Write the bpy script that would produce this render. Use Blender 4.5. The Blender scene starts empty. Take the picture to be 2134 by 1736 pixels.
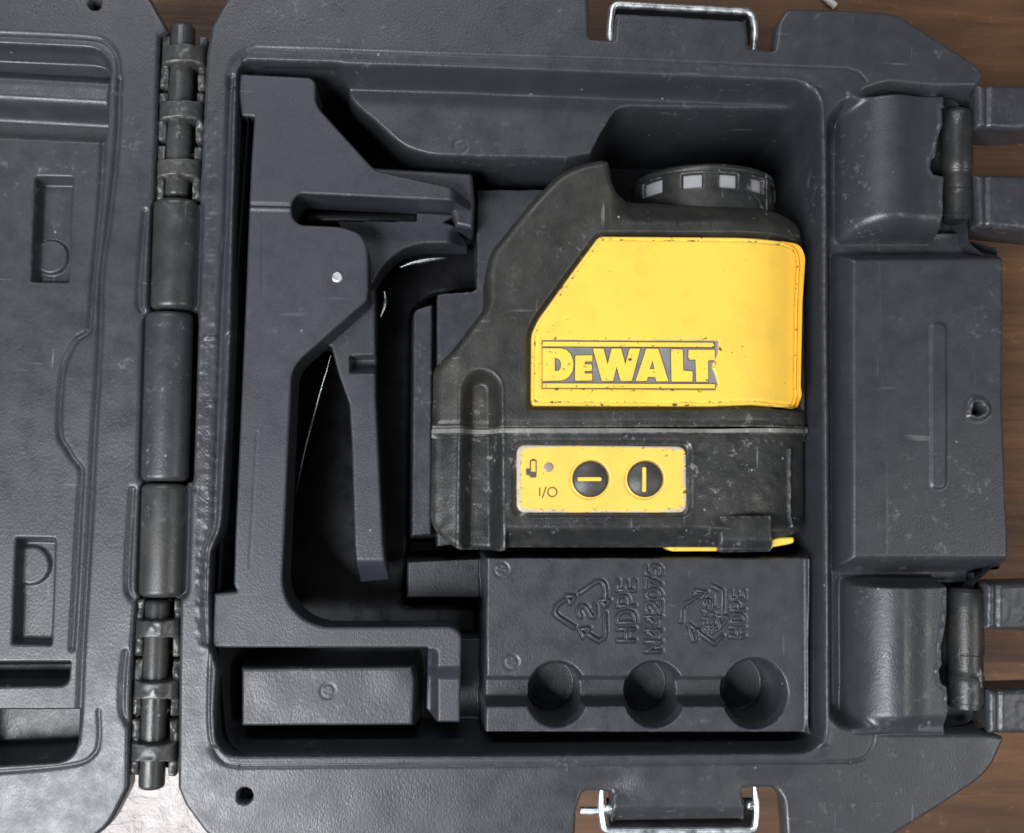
import bpy, bmesh, math, random
import numpy as np
from mathutils import Matrix, Vector
random.seed(4); RNG = np.random.default_rng(7)
sc = bpy.context.scene
col = sc.collection

# ------------------------------------------------------------------ camera
# picture plane of 2134 x 1736 units; rim plane of the case is world z = 0 (metres)
FPX, CX, CY, Z0 = 2237.0, 1067.0, 868.0, 0.3196
AL, BE, TH = 0.063, -0.0816, math.radians(0.9)
U = np.array([AL, BE, -1.0]); U /= np.linalg.norm(U)
e = np.array([math.cos(TH), math.sin(TH), 0.0]); XW = e - U*np.dot(e, U); XW /= np.linalg.norm(XW)
YW = np.cross(U, XW)
M = np.stack([XW, YW, U])
CAM = M @ np.array([0, 0, -Z0])
cam_data = bpy.data.cameras.new('camera')
cam_data.sensor_width = 36.0; cam_data.lens = FPX/2134.0*36.0
cam_data.clip_start = 0.02; cam_data.clip_end = 50.0
cam = bpy.data.objects.new('camera', cam_data); col.objects.link(cam)
mm = Matrix.Identity(4)
for k, v in enumerate((M @ np.array([1, 0, 0]), M @ np.array([0, -1, 0]), M @ np.array([0, 0, -1]), CAM)):
    for r in range(3): mm[r][k] = float(v[r])
cam.matrix_world = mm
sc.camera = cam

# ------------------------------------------------------------------ world and lamps (indoor, soft)
world = bpy.data.worlds.new('World'); sc.world = world; world.use_nodes = True
bg = world.node_tree.nodes['Background']
bg.inputs[0].default_value = (0.80, 0.88, 1.0, 1); bg.inputs[1].default_value = 0.07
def area(name, loc, target, size, size_y, power, colr):
    L = bpy.data.lights.new(name, 'AREA'); L.shape = 'RECTANGLE'; L.size = size; L.size_y = size_y
    L.energy = power; L.color = colr
    o = bpy.data.objects.new(name, L); col.objects.link(o); o.location = loc
    o.rotation_euler = (Vector(target) - Vector(loc)).to_track_quat('-Z', 'Y').to_euler()
    return o
area('window_light', (-0.72, -0.66, 0.95), (0, 0, 0), 0.55, 0.45, 17, (0.97, 0.985, 1.0))
area('sheen_lamp', (-0.40, -0.42, 1.05), (0, 0, 0), 0.34, 0.22, 11, (0.93, 0.97, 1.0))  # unseen lamp added for sheen at lower left and crescents in the holes
area('upper_fill', (-0.30, 0.98, 1.15), (0, 0, 0), 0.9, 0.25, 8, (0.95, 0.97, 1.0))  # added fill from the upper left, no visible source
area('right_fill', (0.95, -0.35, 1.05), (0, 0, 0), 0.5, 0.5, 5, (1.0, 0.96, 0.90))  # weak warm fill added from the right, no visible source
sc.view_settings.view_transform = 'Standard'; sc.view_settings.look = 'None'
sc.view_settings.gamma = 1.0; sc.view_settings.use_curve_mapping = False
sc.view_settings.exposure = 0.0
sc.render.engine = 'CYCLES'
sc.cycles.use_denoising = True
sc.cycles.max_bounces = 4
sc.cycles.use_adaptive_sampling = True; sc.cycles.adaptive_threshold = 0.02
sc.cycles.filter_width = 1.7

# ------------------------------------------------------------------ helpers: picture point -> place
def P(px, py, z=0.0):
    px = np.asarray(px, float); py = np.asarray(py, float)
    d = np.stack([(px-CX)/FPX, (py-CY)/FPX, np.ones_like(px)], -1) @ M.T
    t = (z - CAM[2])/d[..., 2]
    return np.stack([CAM[0]+t*d[..., 0], CAM[1]+t*d[..., 1]], -1)
def P3(px, py, z):
    q = P(px, py, z); return np.array([q[0], q[1], z])
def proj(X, Y, z=0.0):
    w = np.stack([X-CAM[0], Y-CAM[1], np.full_like(X, z)-CAM[2]], -1) @ M
    return CX + FPX*w[..., 0]/w[..., 2], CY + FPX*w[..., 1]/w[..., 2]
def PL(pts, z=0.0):
    a = np.array(pts, float); return P(a[:, 0], a[:, 1], z)
MM = 0.001
PX = Z0/FPX     # metres per picture unit on the rim plane

def rnd(pts, r, n=6):
    out = []; N = len(pts)
    for i in range(N):
        p = np.array(pts[i][:2], float); a = np.array(pts[i-1][:2], float); b = np.array(pts[(i+1) % N][:2], float)
        rr = pts[i][2] if len(pts[i]) > 2 else r
        la, lb = np.linalg.norm(a-p), np.linalg.norm(b-p)
        k = min(rr, la*0.48, lb*0.48)
        if k < 0.3: out.append(p); continue
        s, t = p+(a-p)/la*k, p+(b-p)/lb*k
        for j in range(n+1):
            u = j/n; out.append((1-u)**2*s + 2*u*(1-u)*p + u*u*t)
    return [tuple(q) for q in out]
def rect(x0, y0, x1, y1, r=0): return rnd([(x0, y0), (x1, y0), (x1, y1), (x0, y1)], r)
def circ(x, y, r, n=40, ry=None):
    ry = ry or r
    return [(x+r*math.cos(2*math.pi*i/n), y+ry*math.sin(2*math.pi*i/n)) for i in range(n)]
def rnd_open(pts, r, n=5):
    out = [pts[0]]
    for i in range(1, len(pts)-1):
        p, a, b = (np.array(pts[i], float), np.array(pts[i-1], float), np.array(pts[i+1], float))
        la, lb = np.linalg.norm(a-p), np.linalg.norm(b-p); k = min(r, la*.45, lb*.45)
        s, t = p+(a-p)/la*k, p+(b-p)/lb*k
        for j in range(n+1):
            u = j/n; out.append(tuple((1-u)**2*s+2*u*(1-u)*p+u*u*t))
    out.append(pts[-1]); return out
def spline(pts, n=8):
    p = [np.array(q, float) for q in pts]; out = []
    p = [2*p[0]-p[1]] + p + [2*p[-1]-p[-2]]
    for i in range(1, len(p)-2):
        for j in range(n):
            t = j/n; a, b, c, d = p[i-1], p[i], p[i+1], p[i+2]
            out.append(0.5*((2*b)+(c-a)*t+(2*a-5*b+4*c-d)*t*t+(3*b-a-3*c+d)*t**3))
    out.append(p[-2]); return [tuple(q) for q in out]

def sdf(loops, X, Y, near=False):
    """signed distance, positive inside (even-odd), float arrays of any shape"""
    best = np.full(X.shape, 1e9); ins = np.zeros(X.shape, bool)
    if near: NX = np.zeros(X.shape); NY = np.zeros(X.shape)
    for L in loops:
        A = np.asarray(L); B = np.roll(A, -1, 0)
        for (ax, ay), (bx, by) in zip(A, B):
            dx, dy = bx-ax, by-ay; l2 = dx*dx+dy*dy
            if l2 < 1e-16: continue
            t = np.clip(((X-ax)*dx+(Y-ay)*dy)/l2, 0, 1)
            qx, qy = ax+t*dx, ay+t*dy
            d2 = (X-qx)**2+(Y-qy)**2
            m = d2 < best
            best = np.where(m, d2, best)
            if near: NX = np.where(m, qx, NX); NY = np.where(m, qy, NY)
            if abs(dy) > 1e-12:
                c = ((ay > Y) != (by > Y)) & (X < dx*(Y-ay)/dy+ax)
                ins ^= c
    d = np.where(ins, 1, -1)*np.sqrt(best)
    return (d, NX, NY) if near else d
def sd(pts, X, Y, z=0.0, m=0.006):
    """distance to a picture-space polygon lying at height z, restricted to its surroundings"""
    W = PL(pts, z); out = np.full(X.shape, -m)
    k = (X > W[:, 0].min()-m) & (X < W[:, 0].max()+m) & (Y > W[:, 1].min()-m) & (Y < W[:, 1].max()+m)
    if k.any(): out[k] = np.maximum(sdf([W], X[k], Y[k]), -m)
    return out
def pd(pts, X, Y, z=0.0, m=0.004):
    """distance to an open picture-space polyline"""
    W = PL(pts, z); out = np.full(X.shape, m)
    k = (X > W[:, 0].min()-m) & (X < W[:, 0].max()+m) & (Y > W[:, 1].min()-m) & (Y < W[:, 1].max()+m)
    if not k.any(): return out
    x, y = X[k], Y[k]; b = np.full(x.shape, m*m)
    for (ax, ay), (bx, by) in zip(W[:-1], W[1:]):
        dx, dy = bx-ax, by-ay; l2 = max(dx*dx+dy*dy, 1e-16)
        t = np.clip(((x-ax)*dx+(y-ay)*dy)/l2, 0, 1)
        b = np.minimum(b, (x-ax-t*dx)**2+(y-ay-t*dy)**2)
    out[k] = np.sqrt(b); return out
def ss(t):
    t = np.clip(t, 0, 1); return t*t*(3-2*t)
def smax(a, b, k):
    q = np.clip(0.5+0.5*(a-b)/k, 0, 1); return b+(a-b)*q+k*q*(1-q)
def sst(t):
    t = np.clip(t, 0, 1); return t*t*t*(t*(6*t-15)+10)
def ramp(d, w): return ss(d/w)                 # 0 at the edge, 1 at w inside
def lerp(a, b, t): return a+(b-a)*t
def edge_round(D, r):                          # drop near the outline, quarter round
    q = np.clip(1-D/r, 0, 1); return -r*(1-np.sqrt(np.maximum(0, 1-q*q)))
def vnoise(X, Y, cell, seed):
    g = np.random.default_rng(seed).random((256, 256))
    u, v = X/cell+91.3, Y/cell+57.7
    i, j = np.floor(u).astype(int), np.floor(v).astype(int); a, b = ss(u-i), ss(v-j)
    i0, j0, i1, j1 = i % 256, j % 256, (i+1) % 256, (j+1) % 256
    return lerp(lerp(g[i0, j0], g[i1, j0], a), lerp(g[i0, j1], g[i1, j1], a), b)*2-1
def groove(h, pts, X, Y, depth, w, z=0.0):
    return h - depth*np.exp(-(pd(pts, X, Y, z)/w)**2)

# ------------------------------------------------------------------ materials
def new_mat(name):
    m = bpy.data.materials.new(name); m.use_nodes = True
    nt = m.node_tree; return m, nt, nt.nodes['Principled BSDF']
class NT:
    def __init__(s, nt):
        s.nt = nt; s.tc = nt.nodes.new('ShaderNodeTexCoord')
    def n(s, t, **k):
        o = s.nt.nodes.new(t)
        for a, v in k.items(): setattr(o, a, v)
        return o
    def l(s, a, b): s.nt.links.new(a, b)
    def vec(s, scale=(1, 1, 1), rot=(0, 0, 0)):
        m = s.n('ShaderNodeMapping'); m.inputs['Scale'].default_value = scale; m.inputs['Rotation'].default_value = rot
        s.l(s.tc.outputs['Object'], m.inputs['Vector']); return m.outputs['Vector']
    def noise(s, v, scale, detail=3, rough=0.55, dist=0.0):
        o = s.n('ShaderNodeTexNoise'); s.l(v, o.inputs['Vector'])
        o.inputs['Scale'].default_value = scale; o.inputs['Detail'].default_value = detail
        o.inputs['Roughness'].default_value = rough; o.inputs['Distortion'].default_value = dist
        return o.outputs['Fac']
    def ramp(s, f, a, b, ca=0.0, cb=1.0):
        o = s.n('ShaderNodeMapRange'); s.l(f, o.inputs['Value'])
        o.inputs['From Min'].default_value = a; o.inputs['From Max'].default_value = b
        o.inputs['To Min'].default_value = ca; o.inputs['To Max'].default_value = cb
        return o.outputs['Result']
    def math(s, op, a, b):
        o = s.n('ShaderNodeMath', operation=op)
        for i, q in enumerate((a, b)):
            if isinstance(q, (int, float)): o.inputs[i].default_value = q
            else: s.l(q, o.inputs[i])
        return o.outputs[0]
    def mix(s, f, a, b):
        o = s.n('ShaderNodeMix', data_type='RGBA')
        if isinstance(f, (int, float)): o.inputs['Factor'].default_value = f
        else: s.l(f, o.inputs['Factor'])
        for i, q in ((6, a), (7, b)):
            if isinstance(q, tuple): o.inputs[i].default_value = (*q, 1)
            else: s.l(q, o.inputs[i])
        return o.outputs[2]
    def bump(s, hgt, strength, dist, prev=None):
        o = s.n('ShaderNodeBump'); s.l(hgt, o.inputs['Height'])
        o.inputs['Strength'].default_value = strength; o.inputs['Distance'].default_value = dist
        if prev: s.l(prev, o.inputs['Normal'])
        return o.outputs['Normal']

def plastic(name, base, rough=0.5, grain=0.5, grain_mm=0.6, wear=0.3, dust=0.3, wearcol=(0.22, 0.22, 0.23), mottle=0.25, edge=0.0, spec=0.5, brown=0.0):
    """moulded plastic: grain in relief, mottled tone, pale scuffs, specks of dust, worn edges"""
    m, nt, b = new_mat(name); t = NT(nt); v = t.vec()
    big = t.noise(v, 22, 2, 0.6); mid = t.noise(v, 140, 3, 0.65)
    f = t.ramp(t.math('ADD', t.math('MULTIPLY', big, 0.6), t.math('MULTIPLY', mid, 0.4)), 0.3, 0.7)
    lo = tuple(c*(1-mottle) for c in base); hi = tuple(c*(1+mottle) for c in base)
    c = t.mix(f, lo, hi)
    if brown:
        c = t.mix(t.ramp(t.noise(v, 60, 4, 0.7), 0.5, 0.68, 0, brown), c, (0.060, 0.052, 0.040))
    # scuffs: thin stretched noise in two directions, gated by patches
    sc1 = t.ramp(t.noise(t.vec((1, 0.07, 1), (0, 0, 0.5)), 700, 1, 0.5), 0.72, 0.79)
    sc2 = t.ramp(t.noise(t.vec((0.08, 1, 1), (0, 0, 0.25)), 600, 1, 0.5), 0.72, 0.79)
    gate = t.ramp(t.noise(v, 45, 1, 0.6), 0.52, 0.68)
    scf = t.math('MULTIPLY', t.math('MULTIPLY', t.math('MAXIMUM', sc1, sc2), gate), wear)
    c = t.mix(scf, c, wearcol)
    # chalky rub marks
    rub = t.math('MULTIPLY', t.math('MULTIPLY', t.ramp(t.noise(v, 260, 4, 0.75), 0.58, 0.72), t.ramp(big, 0.5, 0.62)), wear)
    c = t.mix(rub, c, wearcol)
    # dust specks
    vo = t.n('ShaderNodeTexVoronoi'); t.l(v, vo.inputs['Vector']); vo.inputs['Scale'].default_value = 190
    sp = t.n('ShaderNodeSeparateColor'); t.l(vo.outputs['Color'], sp.inputs[0])
    dot = t.math('MULTIPLY', t.ramp(vo.outputs['Distance'], 0.05, 0.085, 1, 0), t.ramp(sp.outputs[0], 0.93, 0.94))
    c = t.mix(t.math('MULTIPLY', dot, dust), c, (0.5, 0.49, 0.46))
    if edge:
        g = t.n('ShaderNodeNewGeometry')
        ef = t.math('MULTIPLY', t.ramp(g.outputs['Pointiness'], 0.52, 0.57), t.ramp(t.noise(v, 420, 4, 0.7), 0.42, 0.62))
        c = t.mix(t.math('MULTIPLY', ef, edge), c, wearcol)
    t.l(c, b.inputs['Base Color'])
    rr = t.ramp(mid, 0.3, 0.7, rough-0.07, rough+0.09); t.l(rr, b.inputs['Roughness'])
    b.inputs['Specular IOR Level'].default_value = spec
    g1 = t.noise(t.vec((1, 0.6, 1)), 1000/grain_mm, 1, 0.6)
    n1 = t.bump(g1, grain, 0.00018)
    t.l(n1, b.inputs['Normal'])
    return m

M_case = plastic('case_hdpe', (0.0285, 0.0308, 0.0362), 0.37, 0.32, 0.55, 0.42, 0.35, mottle=0.13, edge=0.22)
M_worn = plastic('case_hdpe_rubbed', (0.031, 0.032, 0.033), 0.35, 0.22, 0.7, 0.9, 0.3, (0.22, 0.215, 0.20), 0.4, 0.8, brown=0.4)
M_brkt = plastic('bracket_plastic', (0.0255, 0.0282, 0.0355), 0.43, 0.42, 0.35, 0.12, 0.3, mottle=0.05)
M_rub = plastic('rubber_overmould', (0.0195, 0.019, 0.0172), 0.43, 0.5, 0.5, 0.75, 0.6, (0.26, 0.26, 0.25), 0.3, 0.25, brown=0.35)
M_low = plastic('base_housing', (0.017, 0.0178, 0.0185), 0.36, 0.4, 0.5, 0.9, 0.5, (0.26, 0.26, 0.26), 0.4, 0.9, brown=0.3)
M_gloss = plastic('gloss_black', (0.0065, 0.0065, 0.0075), 0.30, 0.0, 0.5, 0.0, 0.0, spec=0.3)
M_dark = plastic('logo_ground', (0.17, 0.165, 0.17), 0.6, 0.8, 0.7, 0.8, 0.3, (0.40, 0.39, 0.39), 0.45)
M_print = plastic('printed_ink', (0.06, 0.05, 0.03), 0.5, 0.1, 0.5, 0.2, 0.0)
M_btn = plastic('button_rubber', (0.038, 0.036, 0.033), 0.42, 0.4, 0.5, 0.25, 0.3)
M_seam = plastic('seam_gasket', (0.13, 0.127, 0.12), 0.55, 0.7, 0.8, 1.0, 0.2, (0.40, 0.39, 0.37), 0.85)
M_frost = plastic('frosted_window', (0.25, 0.247, 0.26), 0.4, 0.2, 0.5, 0.5, 0.4, (0.7, 0.7, 0.7), 0.12)
M_led = plastic('indicator_lens', (0.26, 0.19, 0.17), 0.35, 0.1, 0.5, 0.1, 0.1)

def yellow_mat(name, base, chips, gray_edge):
    m, nt, b = new_mat(name); t = NT(nt); v = t.vec()
    a = t.n('ShaderNodeAttribute'); a.attribute_name = 'wear'
    w = a.outputs['Fac']
    lo = tuple(c*0.93 for c in base)
    c = t.mix(t.ramp(t.noise(v, 30, 4), 0.3, 0.7), lo, base)
    c = t.mix(t.math('MULTIPLY', t.ramp(t.noise(v, 90, 5, 0.7), 0.48, 0.72), 0.26), c, (0.42, 0.25, 0.05))
    # chips: small irregular flakes, thick where the wear attribute is high
    ch = t.noise(t.vec((1, 1.3, 1)), 620, 4, 0.62, 0.4)
    patch = t.noise(v, 110, 3, 0.6)
    thr = t.math('ADD', t.math('MULTIPLY', w, 0.17), t.math('MULTIPLY', patch, 0.10))
    k = t.ramp(t.math('ADD', ch, thr), 0.748-chips, 0.772-chips)
    c = t.mix(k, c, (0.075, 0.055, 0.025))
    if gray_edge < 0:
        c = t.mix(t.math('MULTIPLY', t.ramp(w, 0.78, 0.93), t.ramp(t.noise(v, 260, 3), 0.30, 0.45)), c, (0.10, 0.07, 0.03))
    else:
        ge = t.math('MULTIPLY', t.ramp(w, 0.50, 0.85), t.ramp(t.noise(v, 240, 4, 0.7), 0.38, 0.50, 0, gray_edge))
        c = t.mix(ge, c, (0.42, 0.38, 0.33))
    t.l(c, b.inputs['Base Color'])
    b.inputs['Roughness'].default_value = 0.38
    n1 = t.bump(k, -0.35, 0.0002)
    t.l(t.bump(t.noise(v, 700, 3), 0.08, 0.0003, n1), b.inputs['Normal'])
    return m
M_yel = yellow_mat('yellow_panel', (0.84, 0.535, 0.07), 0.0, -1.0)
M_ctl = yellow_mat('yellow_control', (0.80, 0.51, 0.09), 0.0, 1.0)
M_let = yellow_mat('yellow_letters', (0.85, 0.555, 0.075), 0.0, 0.0)

def metal(name, base, rough):
    m, nt, b = new_mat(name); t = NT(nt); v = t.vec()
    b.inputs['Metallic'].default_value = 1.0
    t.l(t.mix(t.ramp(t.noise(v, 200, 2), 0.35, 0.6), tuple(c*0.8 for c in base), base), b.inputs['Base Color'])
    t.l(t.ramp(t.noise(v, 350, 4), 0.3, 0.7, rough*0.7, rough*1.5), b.inputs['Roughness'])
    return m
M_steel = metal('galvanised_wire', (0.80, 0.84, 0.86), 0.34)
M_rivet = metal('bright_rivet', (0.62, 0.62, 0.63), 0.40)
M_glint = metal('glint_metal', (0.48, 0.53, 0.54), 0.28)  # bright metal standing in for glints on the gloss black parts

def wood_mat():
    m, nt, b = new_mat('brown_wood'); t = NT(nt)
    v = t.vec((1, 1, 1), (0, 0, 0.10))
    warp = t.noise(v, 9, 3)
    w = t.vec((0.10, 1, 1), (0, 0, 0.12))
    g1 = t.noise(w, 60, 6, 0.62, 1.2); g2 = t.noise(t.vec((0.06, 1, 1), (0, 0, 0.12)), 520, 4, 0.7, 0.3)
    f = t.ramp(t.math('ADD', t.math('MULTIPLY', g1, 0.75), t.math('MULTIPLY', warp, 0.3)), 0.33, 0.72)
    c = t.mix(f, (0.034, 0.0140, 0.006), (0.155, 0.070, 0.027))
    c = t.mix(t.ramp(g2, 0.52, 0.70, 0, 0.6), c, (0.055, 0.026, 0.012))
    c = t.mix(t.math('MULTIPLY', t.ramp(t.noise(v, 240, 5, 0.75), 0.6, 0.75), 0.35), c, (0.36, 0.24, 0.14))
    t.l(c, b.inputs['Base Color'])
    t.l(t.ramp(g2, 0.3, 0.7, 0.5, 0.7), b.inputs['Roughness'])
    t.l(t.bump(g2, 0.3, 0.0006), b.inputs['Normal'])
    return m
M_wood = wood_mat()
def white_mat():
    m, nt, b = new_mat('flaking_white_paint'); t = NT(nt); v = t.vec()
    n = t.noise(t.vec((0.6, 1, 1), (0, 0, 0.2)), 210, 6, 0.7, 0.5)
    c = t.mix(t.ramp(t.noise(v, 70, 4), 0.35, 0.65), (0.46, 0.42, 0.40), (0.62, 0.575, 0.56))
    c = t.mix(t.ramp(n, 0.62, 0.70), c, (0.22, 0.17, 0.14))
    t.l(c, b.inputs['Base Color']); b.inputs['Roughness'].default_value = 0.45
    t.l(t.bump(t.noise(v, 130, 5, 0.6, 0.8), 0.8, 0.0035), b.inputs['Normal'])
    return m
M_white = white_mat()

# ------------------------------------------------------------------ object builders
def tag(o, label=None, cat=None, group=None, kind=None):
    for k, v in (('label', label), ('category', cat), ('group', group), ('kind', kind)):
        if v: o[k] = v
    return o
def thing(name, loc, label, cat):
    o = bpy.data.objects.new(name, None); col.objects.link(o); o.location = loc
    o.empty_display_size = 0.02
    return tag(o, label, cat)
def world_off(o):
    v = Vector((0, 0, 0))
    while o: v += o.location; o = o.parent
    return v
def link(name, me, mat, parent=None, smooth=True):
    o = bpy.data.objects.new(name, me); col.objects.link(o)
    if mat: me.materials.append(mat)
    if parent:
        o.parent = parent; o.location = -world_off(parent)
    if smooth is True: me.polygons.foreach_set('use_smooth', np.ones(len(me.polygons), bool))
    return o
def raw_mesh(name, V, F4):
    me = bpy.data.meshes.new(name); nv, nf = len(V), len(F4)
    me.vertices.add(nv); me.vertices.foreach_set('co', np.asarray(V, np.float32).ravel())
    me.loops.add(nf*4); me.loops.foreach_set('vertex_index', np.asarray(F4, np.int32).ravel())
    me.polygons.add(nf); me.polygons.foreach_set('loop_start', np.arange(0, nf*4, 4, dtype=np.int32))
    me.update(calc_edges=True); return me

def hf(name, loops, zf, step, zb, mat, parent=None, xs=None, ys=None, wear=None, zp=0.0):
    """relief body: plan outline(s) in picture units at height zp, height field zf(X, Y, D) on top, side walls down to zb"""
    if not isinstance(loops[0], list): loops = [loops]
    W = [PL(L, zp) for L in loops]; A = np.concatenate(W)
    if xs is None: xs = np.arange(A[:, 0].min()-step, A[:, 0].max()+2*step, step)
    if ys is None: ys = np.arange(A[:, 1].min()-step, A[:, 1].max()+2*step, step)
    X, Y = np.meshgrid(xs, ys, indexing='ij'); X = X.copy(); Y = Y.copy()
    D, NX, NY = sdf(W, X, Y, True)
    keep = (D[:-1, :-1]+D[1:, :-1]+D[1:, 1:]+D[:-1, 1:]) > 0
    cnt = np.zeros(X.shape, int)
    cnt[:-1, :-1] += keep; cnt[1:, :-1] += keep; cnt[1:, 1:] += keep; cnt[:-1, 1:] += keep
    bd = (cnt > 0) & (cnt < 4)
    X[bd] = NX[bd]; Y[bd] = NY[bd]; D[bd] = 0
    D = np.maximum(D, 0)
    Z = zf(X, Y, D)
    used = cnt > 0; idx = np.full(X.shape, -1); n = used.sum(); idx[used] = np.arange(n)
    V = np.stack([X[used], Y[used], Z[used]], -1)
    I, J = np.nonzero(keep)
    F = np.stack([idx[I, J], idx[I+1, J], idx[I+1, J+1], idx[I, J+1]], -1)
    kp = np.pad(keep, 1)
    E = []
    a, b = kp[1:-1, :-1], kp[1:-1, 1:]          # edge (i,j)-(i+1,j): quads j-1 and j
    i, j = np.nonzero(b & ~a); E.append(np.stack([idx[i+1, j], idx[i, j]], -1))
    i, j = np.nonzero(a & ~b); E.append(np.stack([idx[i, j], idx[i+1, j]], -1))
    a, b = kp[:-1, 1:-1], kp[1:, 1:-1]
    i, j = np.nonzero(b & ~a); E.append(np.stack([idx[i, j], idx[i, j+1]], -1))
    i, j = np.nonzero(a & ~b); E.append(np.stack([idx[i, j+1], idx[i, j]], -1))
    E = np.concatenate(E)
    vb = np.unique(E); mp = np.full(n, -1); mp[vb] = np.arange(len(vb))
    top = V[vb]; bot = top.copy(); bot[:, 2] = zb
    S = np.stack([n+mp[E[:, 1]], n+mp[E[:, 0]], n+len(vb)+mp[E[:, 0]], n+len(vb)+mp[E[:, 1]]], -1)[:, ::-1]
    me = raw_mesh(name, np.concatenate([V, top, bot]), np.concatenate([F, S]))
    if wear is not None:
        w = np.zeros(len(me.vertices), np.float32); w[:n] = wear(X, Y, D)[used]
        at = me.attributes.new('wear', 'FLOAT', 'POINT'); at.data.foreach_set('value', w)
    return link(name, me, mat, parent)

def lathe(name, A, B, prof, mat, parent=None, seg=40, squash=1.0):
    """turned piece about the line A-B; prof = [(distance from A, radius)] in metres"""
    A = np.array(A, float); B = np.array(B, float); ax = (B-A)/np.linalg.norm(B-A)
    up = np.array([0, 0, 1.0]) if abs(ax[2]) < 0.9 else np.array([1.0, 0, 0])
    s = np.cross(ax, up); s /= np.linalg.norm(s); t = np.cross(s, ax)
    th = np.linspace(0, 2*math.pi, seg, endpoint=False); V = []; F = []
    for (d, r) in prof:
        V.append(A+ax*d+r*(np.cos(th)[:, None]*s+squash*np.sin(th)[:, None]*t))
    for i in range(len(prof)-1):
        for k in range(seg):
            F.append((i*seg+k, i*seg+(k+1) % seg, (i+1)*seg+(k+1) % seg, (i+1)*seg+k))
    return link(name, raw_mesh(name, np.concatenate(V), F), mat, parent)
def capsule_prof(L, r, e, n=5):
    a = [(e*(1-math.cos(k/n*math.pi/2)), r-e+e*math.sin(k/n*math.pi/2)) for k in range(n+1)]
    return [(0, 0.0001)] + a + [(L-d, rr) for d, rr in a[::-1]] + [(L, 0.0001)]
def tube(name, pts, r, mat, parent=None, seg=10, taper=False):
    pts = [np.array(p, float) for p in pts]; V = []; F = []; N = len(pts); u = None
    for i, p in enumerate(pts):
        t = pts[min(i+1, N-1)]-pts[max(i-1, 0)]; t /= np.linalg.norm(t)
        if u is None: u = np.cross(t, [0.3, 0.2, 1.0])
        u = u-t*np.dot(u, t); u /= np.linalg.norm(u); w = np.cross(t, u)
        rr = r*(math.sin(math.pi*(i+0.6)/(N+0.2)) if taper else 1)
        if i in (0, N-1): rr *= 0.6
        th = np.linspace(0, 2*math.pi, seg, endpoint=False)
        V.append(p+rr*(np.cos(th)[:, None]*u+np.sin(th)[:, None]*w))
    for i in range(N-1):
        for k in range(seg): F.append((i*seg+k, i*seg+(k+1) % seg, (i+1)*seg+(k+1) % seg, (i+1)*seg+k))
    return link(name, raw_mesh(name, np.concatenate(V), F), mat, parent)
def flat(name, loops, z, thick, bev, mat, parent, wear=None, zp=None, grow=0.0):
    """bevelled flat piece with holes, cut from picture-space outlines; its top stands at z"""
    if not isinstance(loops[0], list): loops = [loops]
    cu = bpy.data.curves.new(name, 'CURVE'); cu.dimensions = '2D'; cu.fill_mode = 'BOTH'
    cu.extrude = thick/2; cu.bevel_depth = bev; cu.bevel_resolution = 1; cu.offset = grow-bev
    for L in loops:
        W = PL(L, z if zp is None else zp); s = cu.splines.new('POLY'); s.points.add(len(W)-1); s.use_cyclic_u = True
        for p, q in zip(s.points, W): p.co = (q[0], q[1], 0, 1)
    o = bpy.data.objects.new(name, cu); col.objects.link(o)
    dg = bpy.context.evaluated_depsgraph_get(); me = bpy.data.meshes.new_from_object(o.evaluated_get(dg))
    bpy.data.objects.remove(o); bpy.data.curves.remove(cu)
    me.name = name
    off = z-thick/2-bev
    for v in me.vertices: v.co.z += off
    if wear is not None:
        at = me.attributes.new('wear', 'FLOAT', 'POINT'); at.data.foreach_set('value', np.full(len(me.vertices), wear, np.float32))
    me.materials.clear()
    return link(name, me, mat, parent, smooth=False)

# ================================================================== THE SETTING
ZF = -0.078
def slab(name, x0, y0, x1, y1, zt, th, mat, n=1):
    bm = bmesh.new(); bmesh.ops.create_cube(bm, size=1)
    for v in bm.verts:
        v.co = ((x0+x1)/2+v.co.x*(x1-x0), (y0+y1)/2+v.co.y*(y1-y0), zt-th/2+v.co.z*th)
    me = bpy.data.meshes.new(name); bm.to_mesh(me); bm.free()
    return link(name, me, mat, smooth=False)
tag(slab('wooden_floor', -0.6, -0.55, 0.6, 0.55, ZF, 0.02, M_wood), kind='structure')
q = P(330, 1720, ZF)
board = slab('white_board', q[0]-0.16, q[1]-0.16, q[0]+0.055, q[1]+0.06, ZF+0.004, 0.0036, M_white)
tag(board, 'rough white painted board showing under the hinged corner of the case', 'board')

# ================================================================== THE CASE
c0 = P(1067, 868, 0)
case = thing('carrying_case', (c0[0], c0[1], ZF), 'open dark grey moulded plastic carrying case lying flat on brown wood', 'case')

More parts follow.
